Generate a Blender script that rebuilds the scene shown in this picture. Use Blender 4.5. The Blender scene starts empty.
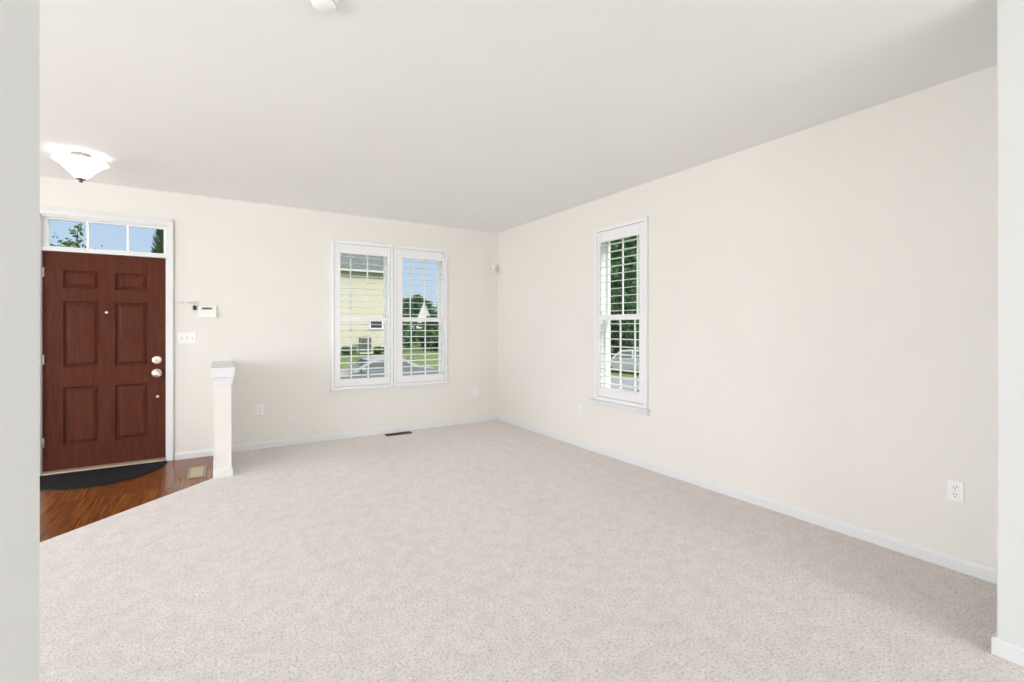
import bpy, bmesh, math, random
from mathutils import Vector, Matrix

S = bpy.context.scene
C = S.collection
PI = math.pi

# ------------------------------------------------------------------ camera
CAM_H = 1.351
cam_data = bpy.data.cameras.new('camera')
cam = bpy.data.objects.new('camera', cam_data)
C.objects.link(cam)
cam.location = (0, 0, CAM_H)
cam.rotation_euler = (PI / 2, 0, -math.radians(32.22))
cam_data.sensor_width = 36.0
cam_data.lens = 467.2 / 1024 * 36.0
cam_data.shift_y = -13.35 / 1024
cam_data.clip_start = 0.02
cam_data.clip_end = 600
S.camera = cam

# ------------------------------------------------------------------ view / sampling
S.view_settings.view_transform = 'Standard'
S.view_settings.look = 'None'
S.view_settings.gamma = 1.0
S.view_settings.use_curve_mapping = False
S.view_settings.exposure = 0.22
S.cycles.use_denoising = True
S.cycles.max_bounces = 12
S.cycles.diffuse_bounces = 8
S.cycles.transparent_max_bounces = 24
S.cycles.sample_clamp_indirect = 6.0
S.cycles.caustics_reflective = False
S.cycles.caustics_refractive = False

# ------------------------------------------------------------------ world (pale summer sky)
world = bpy.data.worlds.new('sky')
S.world = world
world.use_nodes = True
wn, wl = world.node_tree.nodes, world.node_tree.links
wn.clear()
wo = wn.new('ShaderNodeOutputWorld')
wb = wn.new('ShaderNodeBackground')
wc = wn.new('ShaderNodeTexCoord')
ws = wn.new('ShaderNodeSeparateXYZ')
wr = wn.new('ShaderNodeValToRGB')
wr.color_ramp.elements[0].position = 0.0
wr.color_ramp.elements[0].color = (0.60, 0.73, 0.84, 1)
wr.color_ramp.elements[1].position = 0.62
wr.color_ramp.elements[1].color = (2.5, 2.55, 2.6, 1)     # unseen overhead sky brightened to add light indoors
e = wr.color_ramp.elements.new(0.26)
e.color = (0.43, 0.64, 0.93, 1)
wl.new(wc.outputs['Generated'], ws.inputs[0])
wl.new(ws.outputs['Z'], wr.inputs[0])
wl.new(wr.outputs[0], wb.inputs['Color'])
wb.inputs['Strength'].default_value = 0.86
wl.new(wb.outputs[0], wo.inputs[0])


def light(name, kind, energy, color, loc, rot=(0, 0, 0), **kw):
    d = bpy.data.lights.new(name, kind)
    d.energy = energy
    d.color = color
    for k, v in kw.items():
        setattr(d, k, v)
    o = bpy.data.objects.new(name, d)
    C.objects.link(o)
    o.location = loc
    o.rotation_euler = rot
    return o


# the sun stands behind the house and lights the street side of everything outside
light('sun', 'SUN', 2.2, (1.0, 0.95, 0.86), (0, -10, 20),
      (math.radians(48), 0, math.radians(28)), angle=math.radians(0.6))
# fill lights added in made-up windows, unseen behind the camera and at left
FILL_TINT = (0.945, 0.978, 1.0)
for nm, e_, x_ in (('rear_fill_left', 44, 0.0), ('rear_fill_right', 67, 2.5)):
    light(nm, 'AREA', e_, FILL_TINT, (x_, -3.97, 1.45), (math.radians(90), 0, 0), shape='RECTANGLE', size=1.2, size_y=1.75)
for nm, e_, y_, w_ in (('side_fill_near', 118, 1.45, 1.5), ('side_fill_far', 66, 4.9, 1.5)):
    light(nm, 'AREA', e_, FILL_TINT, (-4.62, y_, 1.20), (0, math.radians(-90), 0), shape='RECTANGLE', size=1.8, size_y=w_)

# ------------------------------------------------------------------ materials
MATS = {}


def mat(name, color, rough=0.5, metal=0.0, spec=0.5, emit=None, estr=0.0, coat=0.0):
    if name in MATS:
        return MATS[name]
    m = bpy.data.materials.new(name)
    m.use_nodes = True
    b = m.node_tree.nodes['Principled BSDF']
    b.inputs['Base Color'].default_value = (*color, 1)
    b.inputs['Roughness'].default_value = rough
    b.inputs['Metallic'].default_value = metal
    b.inputs['Specular IOR Level'].default_value = spec
    b.inputs['Coat Weight'].default_value = coat
    if emit:
        b.inputs['Emission Color'].default_value = (*emit, 1)
        b.inputs['Emission Strength'].default_value = estr
    MATS[name] = m
    return m


def nodes_of(m):
    nt = m.node_tree
    return nt.nodes, nt.links, nt.nodes['Principled BSDF']


def noise(n, l, scale, detail=2, rough=0.5, coord='Object', stretch=None):
    tc = n.new('ShaderNodeTexCoord')
    t = n.new('ShaderNodeTexNoise')
    t.inputs['Scale'].default_value = scale
    t.inputs['Detail'].default_value = detail
    t.inputs['Roughness'].default_value = rough
    if stretch:
        mp = n.new('ShaderNodeMapping')
        mp.inputs['Scale'].default_value = stretch
        l.new(tc.outputs[coord], mp.inputs[0])
        l.new(mp.outputs[0], t.inputs['Vector'])
    else:
        l.new(tc.outputs[coord], t.inputs['Vector'])
    return t


def ramp(n, l, src, stops):
    r = n.new('ShaderNodeValToRGB')
    el = r.color_ramp.elements
    el[0].position, el[0].color = stops[0][0], (*stops[0][1], 1)
    el[1].position, el[1].color = stops[-1][0], (*stops[-1][1], 1)
    for p, c in stops[1:-1]:
        x = el.new(p)
        x.color = (*c, 1)
    l.new(src, r.inputs[0])
    return r


def bump(n, l, b, src, strength, dist):
    bp = n.new('ShaderNodeBump')
    bp.inputs['Strength'].default_value = strength
    bp.inputs['Distance'].default_value = dist
    l.new(src, bp.inputs['Height'])
    l.new(bp.outputs[0], b.inputs['Normal'])
    return bp


def noisy(name, c1, c2, scale, rough=0.8, bstr=0.0, bdist=0.01, detail=3, stretch=None, spec=0.3, lo=0.35, hi=0.65):
    m = mat(name, c1, rough, spec=spec)
    n, l, b = nodes_of(m)
    t = noise(n, l, scale, detail, stretch=stretch)
    r = ramp(n, l, t.outputs['Fac'], [(lo, c1), (hi, c2)])
    l.new(r.outputs[0], b.inputs['Base Color'])
    if bstr:
        bump(n, l, b, t.outputs['Fac'], bstr, bdist)
    return m


M_WALL = noisy('wall_paint', (0.796, 0.772, 0.736), (0.808, 0.784, 0.748), 3.0, 0.75, spec=0.2)
M_WALLDIM = noisy('wall_paint_dimmed', (0.700, 0.715, 0.710), (0.712, 0.727, 0.722), 3.0, 0.75, spec=0.2)  # wall paint greyed so the wall ends carry dimmer, cooler light in their colour
M_CEIL = noisy('ceiling_paint', (0.822, 0.826, 0.822), (0.832, 0.836, 0.832), 2.0, 0.85, spec=0.15)
M_TRIM = mat('trim_white', (0.755, 0.768, 0.775), 0.38)
M_SHUT = mat('shutter_white', (0.83, 0.835, 0.845), 0.35)
M_VINYL = mat('window_vinyl', (0.87, 0.875, 0.87), 0.4)
M_PLATE = mat('plate_white', (0.87, 0.87, 0.86), 0.35)
M_SLOT = mat('slot_dark', (0.03, 0.03, 0.03), 0.6)
M_GAP = mat('plate_groove', (0.50, 0.50, 0.49), 0.6)
M_NICKEL = mat('satin_nickel', (0.86, 0.80, 0.73), 0.38, 0.8)
M_STEEL = mat('hinge_steel', (0.62, 0.60, 0.57), 0.32, 1.0)
M_BRASS = mat('antique_brass', (0.56, 0.49, 0.35), 0.40, 0.5)
M_BRASSD = mat('dark_brass', (0.16, 0.115, 0.06), 0.45, 0.6)
M_BRONZE = mat('brown_register_metal', (0.055, 0.032, 0.02), 0.45, 0.4)
M_BLACK = mat('black_plastic', (0.012, 0.012, 0.013), 0.4)
M_CAM = mat('ivory_plastic', (0.78, 0.76, 0.70), 0.4)
M_LCD = mat('lcd_display', (0.10, 0.11, 0.04), 0.25)
M_LCDB = mat('lcd_bezel', (0.72, 0.74, 0.55), 0.35)
M_DARKMET = mat('pewter', (0.16, 0.15, 0.14), 0.35, 0.9)
M_THRESH = mat('threshold_metal', (0.44, 0.33, 0.25), 0.42, 0.35)

# carpet: short loop pile with fibre speckle
M_CARPET = mat('carpet_pile', (0.6, 0.55, 0.5), 0.95, spec=0.05)
n, l, b = nodes_of(M_CARPET)
t1 = noise(n, l, 86, 5, 0.75)
t2 = noise(n, l, 11, 4, 0.65)
t3 = noise(n, l, 1.4, 2, 0.5, stretch=(1.0, 0.35, 1.0))
r1 = ramp(n, l, t1.outputs['Fac'], [(0.35, (0.31, 0.26, 0.24)), (0.47, (0.825, 0.745, 0.715)), (0.62, (0.95, 0.89, 0.87))])
r3 = ramp(n, l, t3.outputs['Fac'], [(0.3, (0.95, 0.95, 0.95)), (0.7, (1, 1, 1))])
r2 = ramp(n, l, t2.outputs['Fac'], [(0.3, (0.83, 0.815, 0.80)), (0.6, (1, 1, 1))])
mx = n.new('ShaderNodeMix'); mx.data_type = 'RGBA'; mx.blend_type = 'MULTIPLY'; mx.inputs['Factor'].default_value = 1
l.new(r1.outputs[0], mx.inputs['A']); l.new(r2.outputs[0], mx.inputs['B'])
mx2 = n.new('ShaderNodeMix'); mx2.data_type = 'RGBA'; mx2.blend_type = 'MULTIPLY'; mx2.inputs['Factor'].default_value = 1
l.new(mx.outputs['Result'], mx2.inputs['A']); l.new(r3.outputs[0], mx2.inputs['B'])
l.new(mx2.outputs['Result'], b.inputs['Base Color'])
ad = n.new('ShaderNodeMath'); ad.operation = 'MULTIPLY_ADD'
l.new(t2.outputs['Fac'], ad.inputs[0]); ad.inputs[1].default_value = 1.6
l.new(t1.outputs['Fac'], ad.inputs[2])
bump(n, l, b, ad.outputs[0], 0.8, 0.016)
b.inputs['Sheen Weight'].default_value = 1.0
b.inputs['Sheen Roughness'].default_value = 0.6
b.inputs['Sheen Tint'].default_value = (1, 0.96, 0.93, 1)

# oak strip floor, boards running towards the front wall
M_WOOD = mat('wood_floor', (0.2, 0.09, 0.035), 0.24, spec=0.35, coat=0.1)
n, l, b = nodes_of(M_WOOD)
tc = n.new('ShaderNodeTexCoord')
mp = n.new('ShaderNodeMapping')
mp.inputs['Rotation'].default_value = (0, 0, PI / 2)
br = n.new('ShaderNodeTexBrick')
br.inputs['Scale'].default_value = 1.0
br.inputs['Brick Width'].default_value = 0.9
br.inputs['Row Height'].default_value = 0.083
br.inputs['Mortar Size'].default_value = 0.0014
br.inputs['Bias'].default_value = 0.0
br.inputs['Color1'].default_value = (0.20, 0.064, 0.017, 1)
br.inputs['Color2'].default_value = (0.29, 0.105, 0.03, 1)
br.inputs['Mortar'].default_value = (0.04, 0.014, 0.006, 1)
l.new(tc.outputs['Object'], mp.inputs[0]); l.new(mp.outputs[0], br.inputs['Vector'])
g = noise(n, l, 5, 6, 0.6, stretch=(16, 0.6, 1))
rg = ramp(n, l, g.outputs['Fac'], [(0.3, (0.55, 0.5, 0.45)), (0.7, (1.12, 1.1, 1.05))])
mx = n.new('ShaderNodeMix'); mx.data_type = 'RGBA'; mx.blend_type = 'MULTIPLY'; mx.inputs['Factor'].default_value = 1
l.new(br.outputs['Color'], mx.inputs['A']); l.new(rg.outputs[0], mx.inputs['B'])
l.new(mx.outputs['Result'], b.inputs['Base Color'])
bump(n, l, b, g.outputs['Fac'], 0.12, 0.004)

# stained door: mahogany grain running up the stiles
M_DOOR = mat('mahogany_door', (0.12, 0.04, 0.03), 0.40, spec=0.08)
n, l, b = nodes_of(M_DOOR)
g = noise(n, l, 6, 5, 0.6, stretch=(7, 7, 0.6))
rg = ramp(n, l, g.outputs['Fac'], [(0.28, (0.078, 0.0215, 0.0125)), (0.5, (0.100, 0.0295, 0.0175)), (0.75, (0.122, 0.039, 0.024))])
l.new(rg.outputs[0], b.inputs['Base Color'])
bump(n, l, b, g.outputs['Fac'], 0.06, 0.003)

M_MAT = noisy('coir_black', (0.003, 0.0035, 0.0045), (0.017, 0.019, 0.023), 160, 0.95, 0.9, 0.01, lo=0.4, hi=0.7)
M_MATB = mat('rubber_edge', (0.010, 0.010, 0.011), 0.7)


def glass_mat(name, tint, gloss):
    m = bpy.data.materials.new(name)
    m.use_nodes = True
    n, l = m.node_tree.nodes, m.node_tree.links
    n.clear()
    o = n.new('ShaderNodeOutputMaterial')
    t = n.new('ShaderNodeBsdfTransparent')
    t.inputs[0].default_value = (*tint, 1)
    g = n.new('ShaderNodeBsdfGlossy')
    g.inputs['Roughness'].default_value = 0.02
    x = n.new('ShaderNodeMixShader')
    x.inputs[0].default_value = gloss
    l.new(t.outputs[0], x.inputs[1]); l.new(g.outputs[0], x.inputs[2]); l.new(x.outputs[0], o.inputs[0])
    return m


M_GLASS = glass_mat('window_glass', (0.985, 0.985, 0.98), 0.01)

# frosted lamp glass
M_FROST = bpy.data.materials.new('frosted_glass')
M_FROST.use_nodes = True
n, l = M_FROST.node_tree.nodes, M_FROST.node_tree.links
n.clear()
o_ = n.new('ShaderNodeOutputMaterial')
tr = n.new('ShaderNodeBsdfTranslucent'); tr.inputs[0].default_value = (0.95, 0.93, 0.90, 1)
df = n.new('ShaderNodeBsdfDiffuse'); df.inputs[0].default_value = (0.9, 0.9, 0.88, 1)
em = n.new('ShaderNodeEmission'); em.inputs[0].default_value = (1, 0.97, 0.92, 1); em.inputs[1].default_value = 0.60
m1 = n.new('ShaderNodeMixShader'); m1.inputs[0].default_value = 0.5
a1 = n.new('ShaderNodeAddShader')
l.new(tr.outputs[0], m1.inputs[1]); l.new(df.outputs[0], m1.inputs[2])
l.new(m1.outputs[0], a1.inputs[0]); l.new(em.outputs[0], a1.inputs[1]); l.new(a1.outputs[0], o_.inputs[0])

# outdoors
M_GRASS = noisy('lawn_grass', (0.065, 0.105, 0.028), (0.135, 0.185, 0.06), 1.5, 0.95, detail=6)
M_ASPH = noisy('asphalt', (0.16, 0.16, 0.165), (0.22, 0.22, 0.22), 20, 0.9)
M_CONC = noisy('concrete_walk', (0.55, 0.50, 0.42), (0.64, 0.60, 0.51), 6, 0.9)
M_LEAF = noisy('leaf_green', (0.030, 0.085, 0.022), (0.10, 0.20, 0.05), 1.2, 0.6, detail=4)
M_LEAFD = noisy('leaf_dark_green', (0.020, 0.075, 0.028), (0.090, 0.20, 0.060), 1.5, 0.6, detail=4)
M_LEAFL = noisy('leaf_light_green', (0.10, 0.20, 0.035), (0.22, 0.33, 0.08), 2.0, 0.6, detail=4)
M_BARK = noisy('bark', (0.06, 0.042, 0.03), (0.13, 0.10, 0.075), 8, 0.9, stretch=(4, 4, 0.6))
M_SHINGLE = noisy('roof_shingle', (0.075, 0.10, 0.10), (0.14, 0.165, 0.16), 6, 0.95, detail=5)
M_ROOFL = noisy('pale_shingle', (0.50, 0.50, 0.48), (0.60, 0.60, 0.57), 5, 0.9)
M_HOUSEW = mat('house_white', (0.80, 0.79, 0.73), 0.7)
M_HGLASS = mat('house_glass', (0.03, 0.045, 0.05), 0.08, spec=0.8)
M_SIDING = mat('cream_siding', (0.74, 0.71, 0.55), 0.7)
n, l, b = nodes_of(M_SIDING)
tc = n.new('ShaderNodeTexCoord')
wv = n.new('ShaderNodeTexWave')
wv.wave_type = 'BANDS'; wv.bands_direction = 'Z'; wv.wave_profile = 'SAW'
wv.inputs['Scale'].default_value = 1.9
l.new(tc.outputs['Object'], wv.inputs['Vector'])
rw = ramp(n, l, wv.outputs['Fac'], [(0.0, (0.46, 0.43, 0.33)), (0.16, (0.60, 0.565, 0.44)), (1.0, (0.62, 0.585, 0.455))])
l.new(rw.outputs[0], b.inputs['Base Color'])
M_CARP = mat('car_paint_silver', (0.20, 0.22, 0.225), 0.5, 0.2)
M_CARG = mat('car_paint_grey', (0.42, 0.46, 0.43), 0.3, 0.3, coat=0.5)
M_CARW = mat('car_glass', (0.02, 0.035, 0.04), 0.08, spec=0.8)
M_TYRE = mat('tyre_rubber', (0.018, 0.018, 0.018), 0.85)
M_RIM = mat('alloy_wheel', (0.6, 0.6, 0.62), 0.3, 0.9)
M_LAMPR = mat('tail_lamp', (0.35, 0.02, 0.02), 0.2)
M_LAMPW = mat('head_lamp', (0.8, 0.82, 0.85), 0.15)
M_ACU = mat('condenser_grey', (0.20, 0.22, 0.21), 0.6, 0.3)


# ------------------------------------------------------------------ mesh helpers
def box(bm, x0, x1, y0, y1, z0, z1, bev=0.0, seg=2, mi=0):
    vs = [bm.verts.new((x, y, z)) for x in (x0, x1) for y in (y0, y1) for z in (z0, z1)]
    q = [(0, 1, 3, 2), (4, 6, 7, 5), (0, 4, 5, 1), (2, 3, 7, 6), (0, 2, 6, 4), (1, 5, 7, 3)]
    fs = [bm.faces.new([vs[i] for i in f]) for f in q]
    for f in fs:
        f.material_index = mi
    if bev > 0:
        es = list({e for f in fs for e in f.edges})
        r = bmesh.ops.bevel(bm, geom=es, offset=bev, segments=seg, affect='EDGES', profile=0.5)
        for f in r['faces']:
            f.material_index = mi
    return vs


def prism(bm, pts, axis, a0, a1, mi=0):
    """extrude a 2D outline along an axis: axis 'x' -> pts are (y,z); 'y' -> (x,z); 'z' -> (x,y)"""
    def P(p, a):
        return {'x': (a, p[0], p[1]), 'y': (p[0], a, p[1]), 'z': (p[0], p[1], a)}[axis]
    A = [bm.verts.new(P(p, a0)) for p in pts]
    B = [bm.verts.new(P(p, a1)) for p in pts]
    k = len(pts)
    fs = [bm.faces.new(A), bm.faces.new(B[::-1])]
    for i in range(k):
        fs.append(bm.faces.new((A[i], B[i], B[(i + 1) % k], A[(i + 1) % k])))
    for f in fs:
        f.material_index = mi


def lathe(bm, prof, axis='z', origin=(0, 0, 0), seg=32, closed=False, mi=0):
    o = Vector(origin)
    rings = []
    for r, h in prof:
        ring = []
        for i in range(seg):
            a = 2 * PI * i / seg
            u, v = r * math.cos(a), r * math.sin(a)
            p = {'z': (u, v, h), 'y': (u, h, v), 'x': (h, u, v)}[axis]
            ring.append(bm.verts.new(o + Vector(p)))
        rings.append(ring)
    n_ = len(rings)
    for k in range(n_ - (0 if closed else 1)):
        a, b_ = rings[k], rings[(k + 1) % n_]
        for i in range(seg):
            f = bm.faces.new((a[i], a[(i + 1) % seg], b_[(i + 1) % seg], b_[i]))
            f.material_index = mi
            f.smooth = True
    if not closed:
        for ring in (rings[0], rings[-1]):
            try:
                f = bm.faces.new(ring)
                f.material_index = mi
            except ValueError:
                pass


def tube(bm, pts, rads, seg=8, mi=0):
    pts = [Vector(p) for p in pts]
    if not isinstance(rads, (list, tuple)):
        rads = [rads] * len(pts)
    rings = []
    for i, p in enumerate(pts):
        d = (pts[min(i + 1, len(pts) - 1)] - pts[max(i - 1, 0)]).normalized()
        ref = Vector((0, 0, 1)) if abs(d.z) < 0.9 else Vector((1, 0, 0))
        x = d.cross(ref).normalized()
        y = d.cross(x)
        rings.append([bm.verts.new(p + rads[i] * (math.cos(2 * PI * k / seg) * x + math.sin(2 * PI * k / seg) * y)) for k in range(seg)])
    for a, b_ in zip(rings, rings[1:]):
        for i in range(seg):
            f = bm.faces.new((a[i], a[(i + 1) % seg], b_[(i + 1) % seg], b_[i]))
            f.smooth = True
            f.material_index = mi
    bm.faces.new(rings[0]); bm.faces.new(rings[-1])


def obj(name, bm, m, parent=None, loc=None, smooth=False):
    bmesh.ops.recalc_face_normals(bm, faces=bm.faces)
    me = bpy.data.meshes.new(name)
    bm.to_mesh(me)
    bm.free()
    for x in (m if isinstance(m, (list, tuple)) else [m]):
        me.materials.append(x)
    if smooth:
        for p in me.polygons:
            p.use_smooth = True
    o = bpy.data.objects.new(name, me)
    C.objects.link(o)
    if parent:
        o.parent = parent
    if loc is not None:
        o.location = loc
    return o


def nb():
    return bmesh.new()


def tag(o, label, cat, group=None, kind=None):
    o['label'] = label
    o['category'] = cat
    if group:
        o['group'] = group
    if kind:
        o['kind'] = kind
    return o


def thing(name, label, cat, loc=(0, 0, 0), rotz=0, group=None):
    o = bpy.data.objects.new(name, None)
    o.empty_display_size = 0.1
    C.objects.link(o)
    o.location = loc
    o.rotation_euler = (0, 0, rotz)
    return tag(o, label, cat, group)


def struct(name, bm, m, label=None, cat=None, parent=None, loc=None):
    o = obj(name, bm, m, parent, loc)
    if not parent:
        o['kind'] = 'structure'
        if label:
            o['label'] = label
            o['category'] = cat or name.split('_')[0]
    return o


def copy_tree(o, parent=None):
    c = o.copy()
    C.objects.link(c)
    if parent:
        c.parent = parent
    for ch in o.children:
        copy_tree(ch, c)
    return c


def slab_with_holes(bm, axis, t0, t1, a0, a1, z0, z1, holes):
    """a wall: axis 'y' -> thickness t0..t1 along y, runs a0..a1 along x; axis 'x' -> swapped"""
    As = sorted({a0, a1} | {v for h in holes for v in h[:2]})
    Zs = sorted({z0, z1} | {v for h in holes for v in h[2:]})
    for i in range(len(As) - 1):
        for k in range(len(Zs) - 1):
            ca, cz = (As[i] + As[i + 1]) / 2, (Zs[k] + Zs[k + 1]) / 2
            if any(h[0] < ca < h[1] and h[2] < cz < h[3] for h in holes):
                continue
            if axis == 'y':
                box(bm, As[i], As[i + 1], t0, t1, Zs[k], Zs[k + 1])
            else:
                box(bm, t0, t1, As[i], As[i + 1], Zs[k], Zs[k + 1])
    bmesh.ops.remove_doubles(bm, verts=bm.verts, dist=1e-5)
    # drop the inner faces shared by two cells
    seen = {}
    for f in bm.faces:
        seen.setdefault(frozenset(v.index for v in f.verts), []).append(f)
    bm.verts.index_update()
    seen = {}
    for f in bm.faces:
        seen.setdefault(frozenset(v.index for v in f.verts), []).append(f)
    kill = [f for fs in seen.values() if len(fs) > 1 for f in fs]
    bmesh.ops.delete(bm, geom=kill, context='FACES')


# ------------------------------------------------------------------ setting: the shell
XR, YB, H = 3.485, 5.923, 2.74
XL, YREAR = -4.60, -4.0
WT = 0.17
DX0, DX1, DZ1 = -1.380, -0.436, 2.40      # rough opening of door + transom
WA = (1.164, 1.882, 0.645, 2.345)           # openings (x0,x1,z0,z1)
WB = (1.958, 2.642, 0.645, 2.345)
WS = (3.108, 3.800, 0.645, 2.345)           # side window (y0,y1,z0,z1)

bm = nb()
slab_with_holes(bm, 'y', YB, YB + WT, XL - 0.15, XR + WT, -0.3, H + 0.1,
                [(DX0, DX1, -0.012, DZ1), WA, WB])
struct('wall_front', bm, M_WALL, 'cream wall with the brown entry door and paired windows', 'wall')
bm = nb()
slab_with_holes(bm, 'x', XR, XR + WT, YREAR - 0.15, YB, -0.3, H + 0.1, [WS])
struct('wall_right', bm, M_WALL, 'long cream wall with the single tall shuttered window', 'wall')
bm = nb()
slab_with_holes(bm, 'x', XL - 0.15, XL, YREAR - 0.15, YB, -0.3, H + 0.1, [(0.7, 2.2, 0.30, 2.10), (4.15, 5.65, 0.30, 2.10)])  # both openings added to hold the side fill lights
struct('wall_left', bm, M_WALL, 'cream wall at the far left beyond the entry', 'wall')
bm = nb()
slab_with_holes(bm, 'y', YREAR - 0.15, YREAR, XL, XR, -0.3, H + 0.1, [(-0.6, 0.6, 0.575, 2.325), (1.9, 3.1, 0.575, 2.325)])
struct('wall_rear', bm, M_WALL, 'wall of the room behind the camera with two added fill light openings', 'wall')
JY0, JY1 = 0.440, 0.565
JXL, JXR = -0.1300, 2.721
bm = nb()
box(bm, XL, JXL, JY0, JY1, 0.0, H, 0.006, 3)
struct('wall_jamb_left', bm, M_WALLDIM, 'pale wall end filling the left edge of the picture', 'wall')
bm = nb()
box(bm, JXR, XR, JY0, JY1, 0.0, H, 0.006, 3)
struct('wall_jamb_right', bm, M_WALLDIM, 'pale wall end at the right edge of the picture', 'wall')
bm = nb()
box(bm, XL - 0.15, XR + WT, YREAR - 0.15, YB + WT, H, H + 0.15)
struct('ceiling', bm, M_CEIL, 'plain white flat ceiling', 'ceiling')

# carpet, cut on a diagonal at the entry
bm = nb()
prism(bm, [(XL, YREAR), (XR, YREAR), (XR, YB), (-0.022, YB), (-0.022, 4.990), (-1.904, 3.108), (XL, 3.108)], 'z', -0.05, 0.0)
struct('floor', bm, M_CARPET, 'light beige pile carpet over the living room', 'floor')
bm = nb()
prism(bm, [(XL, 3.108), (-1.904, 3.108), (-0.022, 4.990), (-0.022, YB + 0.1), (XL, YB + 0.1)], 'z', -0.05, -0.012)
struct('floor_entry', bm, M_WOOD, 'glossy brown wood strip floor of the entry', 'floor')


def base_profile(h=0.078, d=0.014):
    return [(0, 0), (d, 0), (d, h * 0.72), (d * 0.72, h * 0.84), (d * 0.55, h * 0.93), (d * 0.3, h), (0, h)]


def baseboard(name, p0, p1, normal, label, z=0.0, parent=None, h=0.078):
    """run from p0 to p1 (x,y), profile pushed out along normal"""
    bm = nb()
    A, B = [], []
    for d, zz in base_profile(h):
        A.append(bm.verts.new((p0[0] + normal[0] * d, p0[1] + normal[1] * d, z + zz)))
        B.append(bm.verts.new((p1[0] + normal[0] * d, p1[1] + normal[1] * d, z + zz)))
    k = len(A)
    bm.faces.new(A); bm.faces.new(B[::-1])
    for i in range(k):
        bm.faces.new((A[i], B[i], B[(i + 1) % k], A[(i + 1) % k]))
    return struct(name, bm, M_TRIM, label, 'baseboard', parent)


baseboard('baseboard_front', (0.105, YB), (XR, YB), (0, -1), 'white baseboard under the paired windows')
baseboard('baseboard_right', (XR, JY1), (XR, YB), (-1, 0), 'long white baseboard under the single tall window')
baseboard('baseboard_entry', (-0.372, YB), (-0.022, YB), (0, -1), 'short white baseboard between entry door and half wall', z=-0.012, h=0.07)
baseboard('baseboard_left', (XL, 3.2), (XL, YB), (1, 0), 'white baseboard at the far left of the entry', z=-0.012)
# baseboard returning round the wall ends
bm = nb()
box(bm, JXR - 0.014, XR, JY0 - 0.014, JY1 + 0.014, 0, 0.072, 0.004, 2)
struct('baseboard_jamb_right', bm, M_TRIM, 'white baseboard wrapping the wall end at right', 'baseboard')
bm = nb()
box(bm, XL, JXL + 0.014, JY0 - 0.014, JY1 + 0.014, 0, 0.072, 0.004, 2)
struct('baseboard_jamb_left', bm, M_TRIM, 'white baseboard wrapping the wall end at left', 'baseboard')

# half wall between entry and living room
KX0, KX1, KY0 = -0.022, 0.107, 4.976
bm = nb()
box(bm, KX0, KX1, KY0, YB, -0.05, 0.90)
kw = struct('wall_half', bm, M_WALL, 'narrow half wall with a white cap beside the entry', 'wall')
bm = nb()
box(bm, KX0 - 0.012, KX1 + 0.012, KY0 - 0.012, YB, 0.838, 0.872, 0.003)
box(bm, KX0 - 0.016, KX1 + 0.016, KY0 - 0.016, YB, 0.872, 0.90, 0.003)
box(bm, KX0 - 0.030, KX1 + 0.028, KY0 - 0.030, YB, 0.90, 0.990, 0.005, 3)
obj('cap', bm, M_TRIM, kw)
bm = nb()
box(bm, KX0 - 0.012, KX1 + 0.012, KY0 - 0.012, YB, -0.012, 0.072, 0.003)
obj('baseboard', bm, M_TRIM, kw)

# ------------------------------------------------------------------ entry door
SX0, SX1, SZ0, SZ1 = -1.366, -0.450, 0.022, 2.060     # slab
SYF = YB + 0.035                                        # its inner face
bm = nb()
# casing on the wall, jambs lining the opening, rail between door and transom
cy0 = YB - 0.018
for x0, x1 in ((DX0 - 0.052, DX0 + 0.006), (DX1 - 0.006, DX1 + 0.052)):
    box(bm, x0, x1, cy0, YB + 0.004, -0.012, DZ1 - 0.006, 0.004)
    s = 1 if x0 > -1 else -1
    xo = x1 if s > 0 else x0
    box(bm, min(xo, xo - s * 0.02), max(xo, xo - s * 0.02), cy0 - 0.007, YB, -0.012, DZ1 + 0.05, 0.003)
box(bm, DX0 - 0.052, DX1 + 0.052, cy0, YB + 0.004, DZ1 - 0.006, DZ1 + 0.052, 0.004)
box(bm, DX0 - 0.052, DX1 + 0.052, cy0 - 0.007, YB, DZ1 + 0.034, DZ1 + 0.054, 0.003)
box(bm, DX0, SX0 - 0.002, YB, YB + WT, -0.012, DZ1)
box(bm, SX1 + 0.002, DX1, YB, YB + WT, -0.012, DZ1)
box(bm, DX0, DX1, YB, YB + WT, DZ1 - 0.022, DZ1)
box(bm, DX0, DX1, YB + 0.006, YB + WT, SZ1 + 0.003, SZ1 + 0.040, 0.003)
door = struct('door_1', bm, M_TRIM, 'white casing and frame around the brown entry door', 'door')

PX = [(-1.226, -0.968), (-0.852, -0.592)]
PZ = [(0.245, 0.790), (0.976, 1.600), (1.722, 1.892)]
bm = nb()


def panel_face(bm, x0, x1, z0, z1, y):
    """moulded raised panel: nested rings stepping in and out of the door face"""
    steps = [(0, 0), (0.003, 0.009), (0.010, 0.018), (0.017, 0.019), (0.022, 0.015), (0.042, 0.003), (0.046, 0.003)]
    rings = []
    for ins, dep in steps:
        rings.append([bm.verts.new((x, y + dep, z)) for x, z in
                      ((x0 + ins, z0 + ins), (x1 - ins, z0 + ins), (x1 - ins, z1 - ins), (x0 + ins, z1 - ins))])
    for a, b_ in zip(rings, rings[1:]):
        for i in range(4):
            bm.faces.new((a[i], a[(i + 1) % 4], b_[(i + 1) % 4], b_[i]))
    bm.faces.new(rings[-1])


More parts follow.
